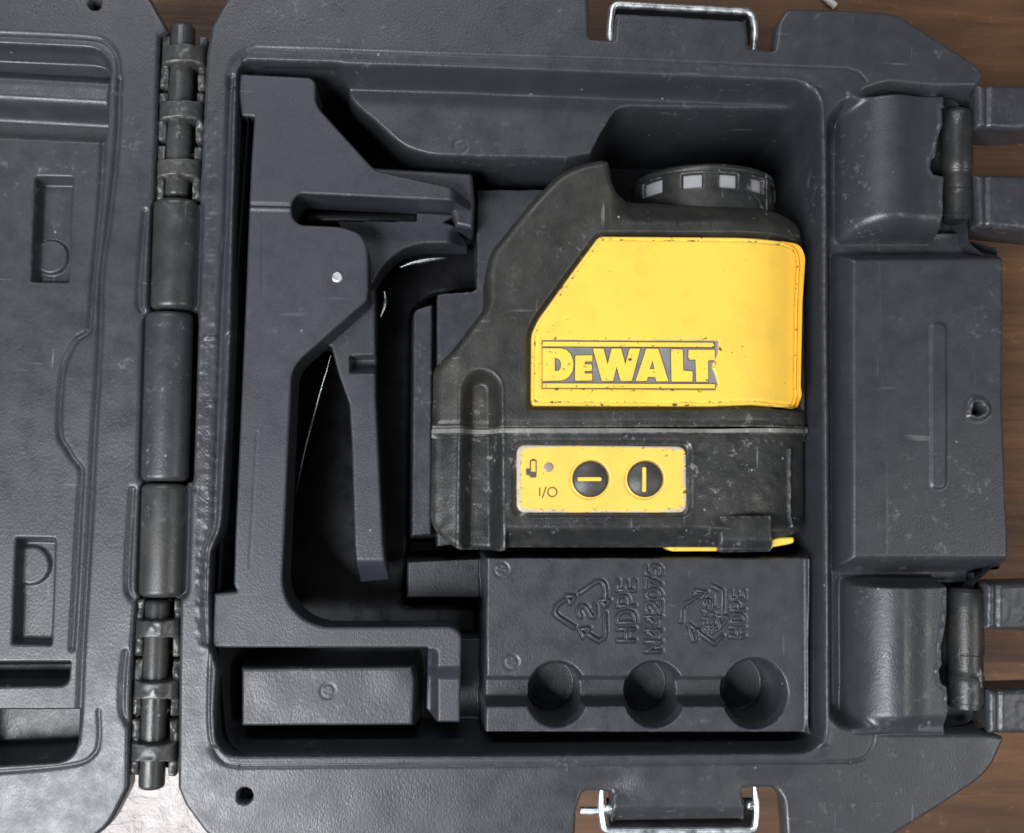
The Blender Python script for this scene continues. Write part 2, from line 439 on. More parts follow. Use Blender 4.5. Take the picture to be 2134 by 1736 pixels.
OUT = [(427, 160), (430, 110), (440, 55), (469, 0), (500, -28, 20), (560, -40), (1215, -40), (1226, -20), (1229, 78, 6), (1279, 82, 2),
       (1284, 26, 6), (1556, 42, 14), (1561, 98, 3), (1614, 104, 8), (1622, 45), (1640, 15, 18), (1845, 23, 20), (1875, 31, 10), (2031, 130, 12), (2054, 156, 5),
       (2036, 180, 3), (2036, 490, 4), (2102, 508, 4), (2097, 540), (2096, 651), (2095, 827), (2106, 1118), (2107, 1188, 4), (2052, 1196, 4), (2052, 1525),
       (2096, 1537, 6), (2072, 1594, 20), (2041, 1627, 20), (1969, 1676), (1873, 1736), (1800, 1785, 20), (1660, 1790, 10), (1640, 1760), (1634, 1668, 8), (1618, 1644, 14),
       (1548, 1646, 5), (1556, 1716, 6), (1276, 1720, 6), (1275, 1654, 3), (1215, 1650, 14), (1201, 1690), (1197, 1760), (1190, 1790, 20), (540, 1790, 20),
       (470, 1768), (427, 1736), (385, 1679), (370, 1643), (371, 1560), (372, 1400), (375, 1250, 2), (340, 1242, 2), (346, 1006, 2), (400, 1004, 6), (410, 648, 6), (358, 646, 2), (366, 424, 2), (414, 420, 3), (421, 300)]
OUT = rnd(OUT, 0)
CAV = [(497, 150, 20), (510, 128, 12), (1000, 143), (1705, 171, 60), (1709, 326), (1711, 827), (1715, 1333), (1716, 1566, 55), (1000, 1572), (455, 1572, 70), (451, 1480), (456, 1390), (441, 1345),
       (439, 1240), (443, 1150), (462, 1108), (468, 1080), (478, 900), (486, 700), (490, 480), (496, 250)]
CAV = rnd(CAV, 0)
z12 = -0.012
SHELF = rnd([(704, 100), (1740, 130), (1740, 247), (1298, 241, 12), (1268, 290), (1246, 336, 8), (1180, 349), (900, 343, 30), (830, 322, 30), (765, 262, 20), (735, 238, 20), (708, 208, 20)], 0)
zb8 = -0.007
BLOCK = rnd([(1001, 1149, 16), (1698, 1149, 12), (1697, 1540, 16), (999, 1540, 10)], 0)
HOLES = [(1160, 1447, 61), (1364, 1447, 62), (1573, 1445, 66)]
RZONE = rnd([(1721, 250, 20), (1745, 214, 20), (1800, 182, 20), (1850, 166, 20), (1940, 176, 20), (2300, 176), (2300, 1534), (2000, 1534), (1850, 1534, 20), (1800, 1526, 20), (1748, 1518, 15), (1727, 1492, 15)], 0)

# raised strokes of the moulded lettering (picture units), each a list of polylines
def tx(x0, y0, s):      # crop coordinates -> picture units
    return lambda pts: [(x0+px*s, y0+py*s) for px, py in pts]
T = tx(1600/1.41334, 1640/1.41334, 640/2134/1.41334)
STROKES_SYM = [T(p) for p in (
    [(365, 350), (520, 245), (565, 235), (600, 265), (612, 320), (612, 420)], [(565, 425), (612, 485), (650, 425), (565, 425)],
    [(310, 690), (150, 590), (115, 545), (125, 490), (180, 440), (245, 405)], [(225, 385), (310, 385), (275, 455), (225, 385)],
    [(608, 555), (612, 740), (600, 800), (555, 825), (490, 790), (440, 755)], [(365, 710), (455, 700), (400, 785), (365, 710)])]
STROKES_TXT = [T(p) for p in (
    [(375, 585), (350, 555), (350, 510), (380, 475), (420, 485), (480, 585), (510, 590), (512, 475)],                      # 2
    [(740, 705), (900, 705)], [(740, 820), (900, 820)], [(820, 705), (820, 820)],                                        # H
    [(735, 645), (905, 645), (905, 590), (880, 545), (820, 530), (760, 545), (735, 590), (735, 645)],                    # D
    [(735, 480), (900, 480)], [(735, 480), (735, 400), (770, 378), (820, 385), (835, 420), (835, 480)],                  # P
    [(735, 325), (900, 325)], [(735, 325), (735, 235)], [(815, 325), (815, 245)], [(900, 325), (900, 230)],              # E
    [(1160, 925), (1010, 925), (1160, 830), (1010, 830)],                                                                # N
    [(1010, 720), (1110, 800), (1110, 700)], [(1010, 720), (1160, 720)],                                                 # 4
    [(1010, 585), (1110, 665), (1110, 565)], [(1010, 585), (1160, 585)],                                                 # 4
    [(1045, 545), (1012, 520), (1012, 460), (1045, 440), (1080, 450), (1155, 540), (1155, 435)],                         # 2
    [(1012, 370), (1040, 325), (1085, 315), (1130, 325), (1160, 370), (1130, 410), (1085, 420), (1040, 410), (1012, 370)],  # 0
    [(1012, 300), (1012, 200), (1155, 270)],                                                                             # 7
    [(1010, 95), (1010, 165), (1070, 172), (1065, 110), (1090, 82), (1130, 85), (1158, 115), (1150, 165)],               # 5
    [(1355, 630), (1355, 500), (1385, 470), (1560, 360)], [(1490, 330), (1605, 345), (1560, 395)], [(1490, 330), (1500, 360), (1560, 360)],
    [(1665, 285), (1760, 335), (1755, 600)], [(1715, 585), (1820, 585), (1742, 690), (1725, 600)],
    [(1760, 775), (1680, 850), (1500, 720)], [(1435, 665), (1500, 720), (1540, 715)], [(1435, 665), (1475, 815), (1505, 815), (1500, 720)],
    [(1575, 470), (1575, 420), (1640, 420), (1640, 470), (1575, 470)], [(1605, 420), (1605, 470)], [(1575, 520), (1680, 560)], [(1600, 500), (1600, 560), (1690, 500)],
    [(1575, 600), (1690, 600)], [(1590, 640), (1590, 740)], [(1630, 620), (1630, 740)], [(1600, 680), (1700, 680)], [(1670, 640), (1670, 740)], [(1575, 710), (1710, 710)], [(1660, 400), (1665, 520)],
    [(1840, 690), (1975, 690)], [(1840, 780), (1975, 780)], [(1910, 690), (1910, 780)],
    [(1845, 640), (1975, 640), (1975, 595), (1945, 560), (1880, 560), (1845, 595), (1845, 640)],
    [(1845, 520), (1975, 520)], [(1845, 520), (1845, 465), (1880, 450), (1915, 465), (1915, 520)],
    [(1845, 410), (1975, 410)], [(1845, 410), (1845, 340)], [(1905, 410), (1905, 350)], [(1975, 410), (1975, 338)])]

def boss(h, X, Y, px, py, xl, xc, xr, y0, y1, top):
    """half-round latch boss between the picture limits, rising out of the recess"""
    u = np.clip((px-xl)/(xc-xl), 0, 1)
    prof = np.sqrt(np.clip(1-(1-u)**2, 0, 1))**1.15
    flatp = 1-0.16*ss((px-xc+10)/70)
    endw = ss((py-y0)/26)*np.sqrt(np.clip(1-np.clip(1-(y1-py)/46, 0, 1)**2, 0, 1))
    side = 1-ss((px-xr)/6)
    b = lerp(h, top, np.clip(prof*flatp*endw*side, 0, 1))
    return np.where((px > xl-20) & (px < xr+8) & (py > y0-10) & (py < y1+10), smax(h, b, 0.0022)-0.00055, h)

JAG_U = rnd([(1957, 228), (1960, 262), (1949, 292), (1944, 330), (1935, 337), (1934, 356), (1941, 368), (1961, 371), (1959, 470), (2040, 470), (2040, 226)], 2)
JAG_L = rnd([(1972, 1218), (1966, 1288), (1961, 1322), (1955, 1345), (1958, 1380), (1951, 1396), (1955, 1421), (1970, 1432), (1974, 1482), (2060, 1482), (2060, 1218)], 2)

def brect(xa, ya, xb, yb, r):
    q = rnd([(xa-r, ya, 22), (xa+r, ya, 22), (xb+r, yb, 22), (xb-r, yb, 22)], 0); return q+[q[0]]
BARR = [brect(368, 418, 361, 648, 48), brect(354, 652, 344, 1004, 50), brect(344, 1007, 337, 1244, 48)]
def tray_z(X, Y, D):
    px, py = proj(X, Y, 0.0)
    h = 0.00022*vnoise(X, Y, 0.028, 1)+0.00008*vnoise(X, Y, 0.009, 2)
    # --- right-hand latch zone
    dR = sd(RZONE, X, Y)
    h = lerp(h, -0.0105, sst((dR+0.0008)/0.0062))
    h = boss(h, X, Y, px, py, 1764, 1868, 1962, 182, 492, 0.0045)
    h = boss(h, X, Y, px, py, 1776, 1878, 1968, 1200, 1530, 0.0045)
    dP = sd(rnd([(1744, 503, 24), (2300, 499), (2300, 1202), (1744, 1202, 24)], 0), X, Y)
    h = smax(h, lerp(-0.0105, -0.0012+0.00015*vnoise(X, Y, 0.02, 5), sst(dP/0.0068)), 0.0018)
    dS = sd(rect(1936, 670, 1975, 1022, 19), X, Y, -0.001)
    h += 0.0007*ramp(dS, 0.0011)
    h += 0.00016*np.exp(-(pd([(1838, 545), (1845, 830), (1850, 1150)], X, Y)/0.0003)**2)
    dh = sd([(2037+22*math.cos(a)*(1+0.12*math.sin(3*a+1)), 852+25*math.sin(a)*(1+0.1*math.cos(2*a))) for a in np.linspace(0, 6.28, 30, endpoint=False)], X, Y, -0.001)
    h += 0.0011*np.exp(-((dh-0.0006)/0.0009)**2)*(0.6+0.7*vnoise(X, Y, 0.0016, 9))
    h = lerp(h, -0.014, ramp(dh-0.0012, 0.0008))
    # scuffed ledge above the panel
    h += 0.0003*vnoise(X, Y, 0.004, 11)*ramp(sd(rect(1740, 470, 2130, 520, 5), X, Y), 0.002)
    # pin slots with torn edges
    for J, sd_ in ((JAG_U, 21), (JAG_L, 22)):
        dj = sd(J, X, Y, 0.0, 0.004)
        h += 0.0004*np.exp(-((dj+0.0005)/0.0006)**2)*(0.7+0.6*vnoise(X, Y, 0.002, sd_))
        h = lerp(h, -0.015, ramp(dj, 0.0015))
    # --- the cavity
    dC = sd(CAV, X, Y, 0.0, 0.012)
    f = lerp(-0.064, -0.036, ss((py-1345)/20))
    dSh = sd(SHELF, X, Y, z12)
    f = lerp(f, z12+0.00025*vnoise(X, Y, 0.012, 31), sst((dSh+0.0010)/0.0046))
    # saddle under the laser, seen in the gap on its left
    d = sd(rnd([(985, 386, 6), (1230, 386, 4), (1230, 1100), (902, 1150, 10), (902, 604, 12), (985, 598, 4)], 0), X, Y, -0.026)
    f = np.maximum(f, lerp(-0.064, -0.026, ramp(d, 0.0016)))
    d = sd(rnd([(843, 632, 30), (920, 610, 24), (918, 1132, 8), (838, 1138, 8)], 0), X, Y, -0.032)
    f = np.maximum(f, lerp(-0.064, -0.031, ramp(d, 0.0034)))
    d = sd(rnd([(838, 1158, 6), (1012, 1150, 4), (1012, 1256, 6), (836, 1256, 10)], 0), X, Y, -0.034)
    f = np.maximum(f, lerp(-0.064, -0.031, ramp(d, 0.0022)))
    # bottom-left pad
    d = sd(rnd([(466, 1356, 40), (886, 1352, 60), (900, 1410, 20), (896, 1549, 20), (466, 1551, 24)], 0), X, Y, -0.009)
    f = np.maximum(f, lerp(-0.064, -0.009+0.0002*vnoise(X, Y, 0.01, 41), sst(d/0.0060)))
    # battery block
    d = sd(BLOCK, X, Y, zb8)
    blk = zb8+0.00018*vnoise(X, Y, 0.014, 51)
    blk += 0.0010*np.exp(-((px-1016)/9.0)**2)*ss((1420-py)/20)
    for i, (hx, hy, r) in enumerate(HOLES):
        pass
    ch = np.abs(py-1450)
    dep = 0.0075*ss((36-ch)/20)*ss((1580-px)/20)
    for hx, hy, r in HOLES:
        W = P(hx, hy, zb8); rr = np.hypot(X-W[0], (Y-W[1])*0.95)
        dep = np.maximum(dep, 0.0042*ss((r*1.15*PX-rr)/0.0026))
        dep = np.maximum(dep, 0.021*ss((r*PX*0.97-rr)/0.0010))
    lip = 0.0004*np.exp(-((dep-0.0004)/0.0005)**2)
    blk = blk-dep+lip
    for st in STROKES_SYM+STROKES_TXT:
        ds = pd(st, X, Y, zb8, 0.0025); blk = np.minimum(blk, zb8-0.00052*np.exp(-((ds-0.00066)/0.00024)**2))
    for ex, ey in ((1045, 1187), (1066, 1380)):
        W = P(ex, ey, zb8); rr = np.hypot(X-W[0], Y-W[1])
        blk -= 0.00022*np.exp(-((rr-0.0021)/0.0003)**2)+0.00015*np.exp(-(rr/0.0016)**2)*np.abs(np.sin(2.5*np.arctan2(Y-W[1], X-W[0])))
    f = np.maximum(f, lerp(-0.064, blk, ramp(d+0.0006, 0.0028)))
    for ex, ey, ez in ((683, 1440, -0.009), (960, 305, z12)):
        W = P(ex, ey, ez); rr = np.hypot(X-W[0], Y-W[1])
        f -= 0.0002*np.exp(-((rr-0.0021)/0.0003)**2)+0.00012*np.exp(-(rr/0.0016)**2)*np.abs(np.sin(2.5*np.arctan2(Y-W[1], X-W[0])))
    t = sst((dC+0.0013)/0.0050)
    rim = 0.0006*np.exp(-((dC+0.0004)/0.0016)**2)
    # sloping lip between the scribed line and the cavity, top and bottom
    h = h-0.0010*ss((dC+0.0045)/0.0045)*np.clip(ss((190-py)/15)+ss((py-1550)/12), 0, 1)
    h = lerp(h+rim, f, t)
    # scribed parting line, left rim groove, ejector mark
    for g in ([(505, 128), (512, 106), (532, 99), (920, 112), (1246, 122), (1600, 136), (1763, 142), (1790, 150), (1806, 168)],
              spline([(438, 1352), (435, 1464), (436, 1515), (441, 1548), (455, 1577), (474, 1592), (500, 1597)]),
              [(500, 1597), (920, 1594), (1568, 1589), (1770, 1588)], spline([(1770, 1588), (1800, 1580), (1818, 1558), (1824, 1532)])):
        h = groove(h, g, X, Y, 0.00042, 0.00034)
    h = groove(h, spline([(482, 160), (478, 260), (470, 480), (462, 640), (455, 840), (449, 1020), (446, 1096), (431, 1150), (427, 1240), (431, 1340)]), X, Y, 0.0011, 0.0009)
    h = groove(h, spline([(412, 648), (404, 840), (399, 1000), (404, 1020)]), X, Y, 0.0006, 0.0006)
    h += 0.0006*np.exp(-(pd([(428, 703), (446, 703)], X, Y)/0.0006)**2)
    W = P(486, 709, -0.002); rr = np.hypot(X-W[0], Y-W[1]); h -= 0.0003*np.exp(-((rr-0.0018)/0.0003)**2)*(dC < 0.003)
    # herringbone tooling texture on the strip beside the hinge
    k = ss((px-412)/6)*ss((462-(px+(py-633)*0.0235))/8)*ss((py-700)/20)*ss((1130-py)/60)
    h += 0.00012*k*np.sin((py+1.1*np.abs(px-432))*0.75+2*vnoise(X, Y, 0.003, 61))
    k = ss((px-405)/8)*ss((455-px)/8)*ss((py-200)/60)*ss((1380-py)/60)
    h += 0.00016*k*vnoise(X, Y, 0.0016, 62)
    # saddle bend in the flange above each wire loop
    for (bx, by) in ((1255, 1640), (1600, 1640)):
        h -= 0.0012*np.exp(-(((px-bx)/60)**2+((py-by)/30)**2))
    k = ss((px-1270)/20)*ss((1565-px)/20)
    h -= 0.004*k*ss((py-1680)/40)
    for bx in BARR: h = groove(h, bx, X, Y, 0.0022, 0.0009)
    # small round hole in the lower flange
    W = P(510, 1659, 0); rr = np.hypot(X-W[0], Y-W[1]); h = lerp(h, -0.010, ss((0.0023-rr)/0.0004))
    return h+edge_round(D, 0.0013)

def graded(lo, hi, step, fine):
    out = [lo]
    while out[-1] < hi:
        x = out[-1]; s = step
        for a, b, fs in fine:
            if a-step < x < b: s = fs
        out.append(x+s)
    return np.array(out)
Wo = PL(OUT, 0)
ta, tb = P(1150, 1165, zb8), P(1565, 1375, zb8)
XS = graded(Wo[:, 0].min()-0.0004, Wo[:, 0].max()+0.0005, 0.00036, [(ta[0], tb[0], 0.00016)])
YS = graded(Wo[:, 1].min()-0.0004, Wo[:, 1].max()+0.0005, 0.00036, [(tb[1], ta[1], 0.00016)])
tray = hf('base_tray', OUT, tray_z, 0.00036, -0.0065, M_case, case, XS, YS)
tray['label'] = 'grey moulded base tray with fitted hollows'
def moulded(name, strokes, r):
    V = []; F = []; n0 = 0; seg = 8
    for st in strokes:
        pts = [P3(a, b, zb8-0.00022) for a, b in (rnd_open(st, 4, 3) if len(st) > 2 else st)]
        e0 = pts[0]-(pts[1]-pts[0])/np.linalg.norm(pts[1]-pts[0])*r*0.7; e1 = pts[-1]+(pts[-1]-pts[-2])/np.linalg.norm(pts[-1]-pts[-2])*r*0.7
        pts = [e0]+pts+[e1]; N = len(pts)
        for i, p in enumerate(pts):
            t = pts[min(i+1, N-1)]-pts[max(i-1, 0)]; t = t/np.linalg.norm(t); u = np.array([t[1], -t[0], 0])
            rr = r*(0.35 if i in (0, N-1) else 1)
            for k in range(seg+1):
                a = math.pi*k/seg; V.append(p+rr*(math.cos(a)*u)+np.array([0, 0, rr*1.15*math.sin(a)]))
        for i in range(N-1):
            for k in range(seg):
                q = n0+i*(seg+1)+k; F.append((q, q+1, q+seg+2, q+seg+1))
        n0 = len(V)
    return link(name, raw_mesh(name, np.array(V), F), M_case, tray)
moulded('recycling_symbol', STROKES_SYM, 0.00052)
moulded('moulded_lettering', STROKES_TXT[:12], 0.00044)
moulded('moulded_lettering', STROKES_TXT[12:22], 0.00038)
moulded('recycling_symbol', STROKES_TXT[22:30], 0.00044)
moulded('moulded_lettering', STROKES_TXT[30:41], 0.00024)
moulded('moulded_lettering', STROKES_TXT[41:], 0.00036)
# outer shell of the base under the flange
SHELL = rnd([(520, 130, 40), (1000, 135), (1690, 160, 40), (2010, 200, 20), (2030, 500), (2080, 540), (2085, 1180), (2040, 1220), (2040, 1510, 20), (1700, 1575, 40), (470, 1580, 60), (445, 1300), (470, 800)], 10)
hf('base_shell', SHELL, lambda X, Y, D: np.full(X.shape, -0.070)+edge_round(D, 0.003), 0.004, ZF+0.0003, M_case, case)
def ring_wall(name, pts, z0, z1, mat, parent):
    W = PL(pts, 0); n = len(W)
    V = np.concatenate([np.c_[W, np.full(n, z0)], np.c_[W, np.full(n, z1)]])
    F = [(i, (i+1) % n, n+(i+1) % n, n+i) for i in range(n)]
    return link(name, raw_mesh(name, V, F), mat, parent)
ring_wall('shell_wall', SHELL, -0.0035, ZF+0.0003, M_case, case)

# ---- lid
LID = rnd([(-90, -45), (270, -45, 20), (316, 0), (342, 46), (350, 64, 4), (332, 74), (328, 183), (325, 293), (320, 420), (318, 425), (312, 646, 3), (350, 648, 2), (343, 1004, 2), (296, 1006, 3), (289, 1244),
           (284, 1250), (275, 1370), (270, 1500), (268, 1640), (264, 1652, 10), (228, 1721, 20), (190, 1752, 30), (120, 1790), (-90, 1795)], 0)
def lid_z(X, Y, D):
    px, py = proj(X, Y, 0.0)
    h = 0.00025*vnoise(X, Y, 0.03, 101)+0.00008*vnoise(X, Y, 0.01, 102)
    # inner panel boundary: groove pair round the panel, with the swelling near the hinge
    out_line = spline([(-60, 70), (100, 78), (200, 84), (228, 98), (242, 130), (240, 220), (232, 330), (205, 560), (203, 640)], 10)
    out2 = spline([(249, 165), (243, 300), (224, 480), (212, 566), (208, 700), (203, 800), (196, 900), (191, 1000), (180, 1200), (170, 1380), (166, 1480), (160, 1545)], 6)
    in2 = spline([(214, 300), (208, 420), (196, 566), (188, 670), (184, 692), (160, 708), (145, 732), (132, 768), (126, 820), (123, 875), (126, 912), (140, 935), (152, 956), (166, 972), (169, 990), (165, 1060), (158, 1200), (150, 1350)], 6)
    h = groove(h, out2, X, Y, 0.0009, 0.00075)
    h = groove(h, in2, X, Y, 0.0008, 0.0007)
    in3 = rnd([(-60, 95), (200, 96, 45), (233, 140, 25), (236, 200), (226, 300), (205, 302), (-60, 290)], 3)
    # stepped hollow at the top of the lid
    d = sd(rnd([(-90, 83), (238, 98, 62), (224, 300, 8), (-90, 288)], 0), X, Y, 0.0, 0.008)
    prof = np.zeros(X.shape)
    yy = py-(px-100)*0.055
    base = -0.009+0.0*yy
    base = lerp(base, -0.0045, ss((yy-128)/30))
    base = lerp(base, -0.0040, ss((yy-165)/30))
    base = lerp(base, -0.0105, ss((yy-192)/44))
    base = lerp(base, 0.0, ss((yy-268)/28))
    h = lerp(h, base, ramp(d, 0.0024))
    h = groove(h, spline([(-60, 68), (100, 74), (190, 80), (222, 90), (244, 118), (249, 165)]), X, Y, 0.0004, 0.0006)
    # label pockets with round buttons
    for (x0, y0, x1, y1, cx_, cy_, r) in ((62, 364, 154, 592, 108, 537, 38), (22, 1117, 118, 1347, 66, 1178, 41)):
        d = sd(rnd([(x0+8, y0, 8), (x1, y0+2, 8), (x1-8, y1, 8), (x0, y1-2, 8)], 0), X, Y)
        h = lerp(h, -0.0048, ramp(d, 0.0019))
        W = P(cx_, cy_, -0.0048); rr = np.hypot(X-W[0], Y-W[1])
        h += 0.0011*ss((r*PX-rr)/0.0008)*ss((d-0.0006)/0.001)
    # deep slots at the bottom of the lid
    d = sd(rnd([(-90, 1377), (149, 1376, 4), (146, 1432, 24), (-90, 1434)], 0), X, Y)
    h = lerp(h, -0.014, ramp(d, 0.0030))
    d = sd(rnd([(-90, 1476), (167, 1475, 4), (162, 1570, 40), (130, 1592, 20), (-90, 1604)], 0), X, Y)
    h = lerp(h, -0.019, ramp(d, 0.0036))
    h = groove(h, spline([(206, 1480), (207, 1540), (196, 1572), (160, 1592), (60, 1604), (-60, 1612)]), X, Y, 0.0004, 0.0005)
    # step beside the base barrels and raised lips by the knuckles
    for g in ([(302, 440), (292, 566), (289, 632), (296, 650)], [(276, 1020), (268, 1160), (267, 1225), (276, 1246)], [(262, 1360), (256, 1420), (256, 1480), (266, 1506)]):
        h = groove(h, spline(g), X, Y, 0.0008, 0.0008)
    for bx in BARR: h = groove(h, bx, X, Y, 0.0022, 0.0009)
    W = P(197, 8, 0); rr = np.hypot(X-W[0], Y-W[1]); h = lerp(h, -0.01, ss((0.0020-rr)/0.0004))
    return h+edge_round(D, 0.0013)
lid = hf('lid', LID, lid_z, 0.00036, -0.0065, M_case, case)
lid['label'] = 'grey lid half swung open on its hinge'
LSH = rnd([(-80, 20), (250, 40, 40), (250, 700), (200, 1640, 40), (-80, 1700)], 10)
ring_wall('lid_wall', LSH, -0.0035, ZF+0.005, M_case, case)

# ---- hinge: barrels, knuckles, pins
def barrel(xa, ya, xb, yb, r, z, mat, squash=0.8):
    A, B = P3(xa, ya, z), P3(xb, yb, z); L = np.linalg.norm(B-A)
    return lathe('hinge_barrel', A, B, capsule_prof(L, r*PX, 13*PX, 6), mat, case, 48, squash)
barrel(368, 419, 361, 647, 45.5, -0.0022, M_worn)
barrel(354, 653, 344, 1003, 48, -0.0022, M_case)
barrel(344, 1008, 337, 1243, 45.5, -0.0022, M_worn)
def knuckle(xc, x0, x1, y0, y1, yr0, yr1, slope=-0.042):
    z0 = -0.0005
    def zz(X, Y, D):
        px, py = proj(X, Y, z0); c = xc+(py-(y0+y1)/2)*slope
        u = (px-c)/((x1-x0)/2)
        ring = -0.0030+0.0048*np.sqrt(np.clip(1-u*u*0.98, 0, 1))
        k = ss((py-yr0+4)/6)*ss((yr1+4-py)/6)
        cheek = lerp(-0.011, -0.0016+0.0006*vnoise(X, Y, 0.002, int(y0)), ss((np.abs(u)-0.56)/0.10))
        return lerp(cheek, ring, k)+edge_round(D, 0.0012)+0.00015*vnoise(X, Y, 0.0015, int(y0)+3)
    poly = rnd([(x0-slope*0, y0, 8), (x1, y0+3, 8), (x1+slope*(y1-y0), y1, 8), (x0+slope*(y1-y0), y1-2, 8)], 0)
    return hf('hinge_knuckle', poly, zz, 0.0003, -0.013, M_worn, case, zp=z0)
for a in ((381, 334, 430, 68, 183, 96, 134), (376, 329, 425, 187, 292, 213, 250), (370, 325, 420, 298, 417, 333, 370),
          (327, 279, 377, 1247, 1371, 1292, 1328), (324, 277, 376, 1375, 1495, 1420, 1456), (318, 272, 370, 1500, 1622, 1549, 1586)):
    knuckle(*a)
for (xa, ya, xb, yb, r) in ((382, 54, 369, 414, 26), (329, 1248, 316, 1643, 26)):
    A, B = P3(xa, ya, -0.0048), P3(xb, yb, -0.0048); L = np.linalg.norm(B-A)
    lathe('hinge_pin', A, B, capsule_prof(L, r*PX, 10*PX), M_worn, case, 36)

# ---- snap latches on the right: two fingers each, with a turned pin in the slot
def latch(fingers, pin, zt):
    lt = None
    for i, poly in enumerate(fingers):
        f = lambda X, Y, D: zt+edge_round(D, 0.0018)+0.0002*vnoise(X, Y, 0.006, 200+i)+0.00008*vnoise(X, Y, 0.0015, 230+i)-0.0007*np.exp(-((proj(X, Y, zt)[0]-(poly[0][0]+22))/5.0)**2)
        hf('latch_finger', rnd(poly, 6), f, 0.00035, zt-0.016, M_case, case, zp=zt)
    (x, y0, y1, r) = pin
    A, B = P3(x, y0, -0.006), P3(x+2, y1, -0.006); L = np.linalg.norm(B-A); e = 3*PX
    pr = [(0, 0.0003), (0, r*PX*0.82), (9*PX, r*PX), (L*0.55, r*PX), (L*0.56, r*PX*0.94), (L*0.72, r*PX*0.94), (L*0.73, r*PX*0.99), (L-12*PX, r*PX*0.99), (L-10*PX, r*PX*0.9), (L, r*PX*0.9), (L, 0.0003)]
    pr2 = []
    for (s0, r0), (s1, r1) in zip(pr[:-1], pr[1:]):
        for k in range(4): pr2.append((s0+(s1-s0)*k/4, r0+(r1-r0)*k/4))
    pr2.append(pr[-1])
    o = lathe('latch_pin', A, B, pr2, M_low, case, 40)
    try:
        o.data.set_sharp_from_angle(angle=math.radians(40))
    except Exception: pass
latch([[(2036, 174), (2210, 178), (2210, 262), (2120, 270), (2038, 264)], [(2034, 362), (2210, 366), (2210, 488), (2040, 470)]], (1993, 233, 463, 34), -0.0005)
latch([[(2056, 1216), (2210, 1212), (2210, 1318), (2056, 1312)], [(2060, 1438), (2210, 1434), (2210, 1530), (2062, 1530)]], (2011, 1226, 1474, 38), -0.0005)

# ---- steel wire loops at the top and bottom edges
def bail(pts, z, label):
    path = [P3(a, b, z) for a, b in rnd_open(pts, 15, 8)]
    o = tube('wire_loop', path, 0.00115, M_steel, case, 12); o['label'] = label; return o
bail([(1272, 104), (1271, 60), (1277, 9), (1567, 25), (1574, 62), (1570, 112)], -0.0022, 'steel wire loop at the top flange')
bail([(1254, 1636), (1252, 1680), (1259, 1732), (1573, 1731), (1577, 1684), (1572, 1636)], -0.0022, 'steel wire loop at the bottom flange')
for (x, y) in ((1212, 1689), (1580, 1690)):
    pass
flat('loop_plate', rnd([(1281, 13), (1560, 29), (1566, 44), (1564, 92), (1281, 78)], 3), -0.0042, 0.001, 0.0002, M_gloss, case)
flat('loop_plate', rnd([(1264, 1664), (1570, 1664), (1566, 1727), (1268, 1729)], 3), -0.0075, 0.001, 0.0002, M_gloss, case)
A, B = P3(1208, 1690, -0.004), P3(1276, 1690, -0.004)
lathe('pivot_rod', A, B, capsule_prof(np.linalg.norm(B-A), 0.0012, 0.0004), M_steel, case, 16)
for x, y in ((1268, 1684), (1564, 1678)):
    A, B = P3(x-9, y, -0.002), P3(x+9, y, -0.002)
    lathe('wire_stud', A, B, capsule_prof(np.linalg.norm(B-A), 0.0013, 0.0008), M_steel, case, 16)

# ================================================================== THE LASER LEVEL
l0 = P(1300, 900, -0.026)
las = thing('laser_level', (l0[0], l0[1], -0.026), 'black and yellow cross line laser level seated in the case hollow', 'laser level')
ZL = 0.002
YEL = rnd([(1249, 492, 10), (1568, 496), (1633, 502), (1662, 512, 12), (1672, 538, 14), (1667, 631), (1664, 806, 3), (1666, 826, 4), (1658, 851, 6), (1568, 843), (1486, 846), (1110, 845, 10), (1107, 833), (1108, 696, 12), (1122, 666, 10), (1194, 566)], 0)
YREC = rnd([(1243, 480, 16), (1568, 483), (1640, 490), (1676, 505, 12), (1686, 535, 14), (1686, 631), (1683, 860, 3), (1568, 855), (1486, 858), (1096, 858, 14), (1094, 690, 16), (1112, 655, 14), (1185, 556)], 0)
def body_bend(px):
    return -0.0095*np.clip((px-1510)/180, 0, 1.1)**2.2
def unbend(pts):
    out = []
    for x, y in pts:
        b = -float(body_bend(np.array(x)))/0.3196
        out.append((x+(x-926)*b, y+(y-1050)*b))
    return out
UP = rnd([(1256, 329, 6), (1272, 334, 8), (1278, 375, 20), (1291, 398, 14), (1311, 407), (1400, 412), (1568, 421), (1633, 430), (1672, 456, 20), (1684, 508, 20), (1688, 700), (1689, 892, 2), (900, 892, 3), (903, 766, 10), (920, 748, 8), (940, 731, 8), (1005, 647, 8), (1013, 626, 8), (1013, 566), (1021, 525, 20), (1102, 424, 10), (1161, 362, 20), (1207, 339, 20)], 0)
UP = unbend(UP); YEL = unbend(YEL); YREC = unbend(YREC)
CHAN = [(1003-43*math.cos(a), 812-43*math.sin(a)) for a in np.linspace(0, math.pi, 14)]+[(1050, 1180), (955, 1180)]
def chan(h, X, Y):
    d = sd(CHAN, X, Y, ZL)
    h = h-0.0055*ramp(d, 0.0042)
    return h+0.00035*np.exp(-((d+0.0003)/0.00035)**2)
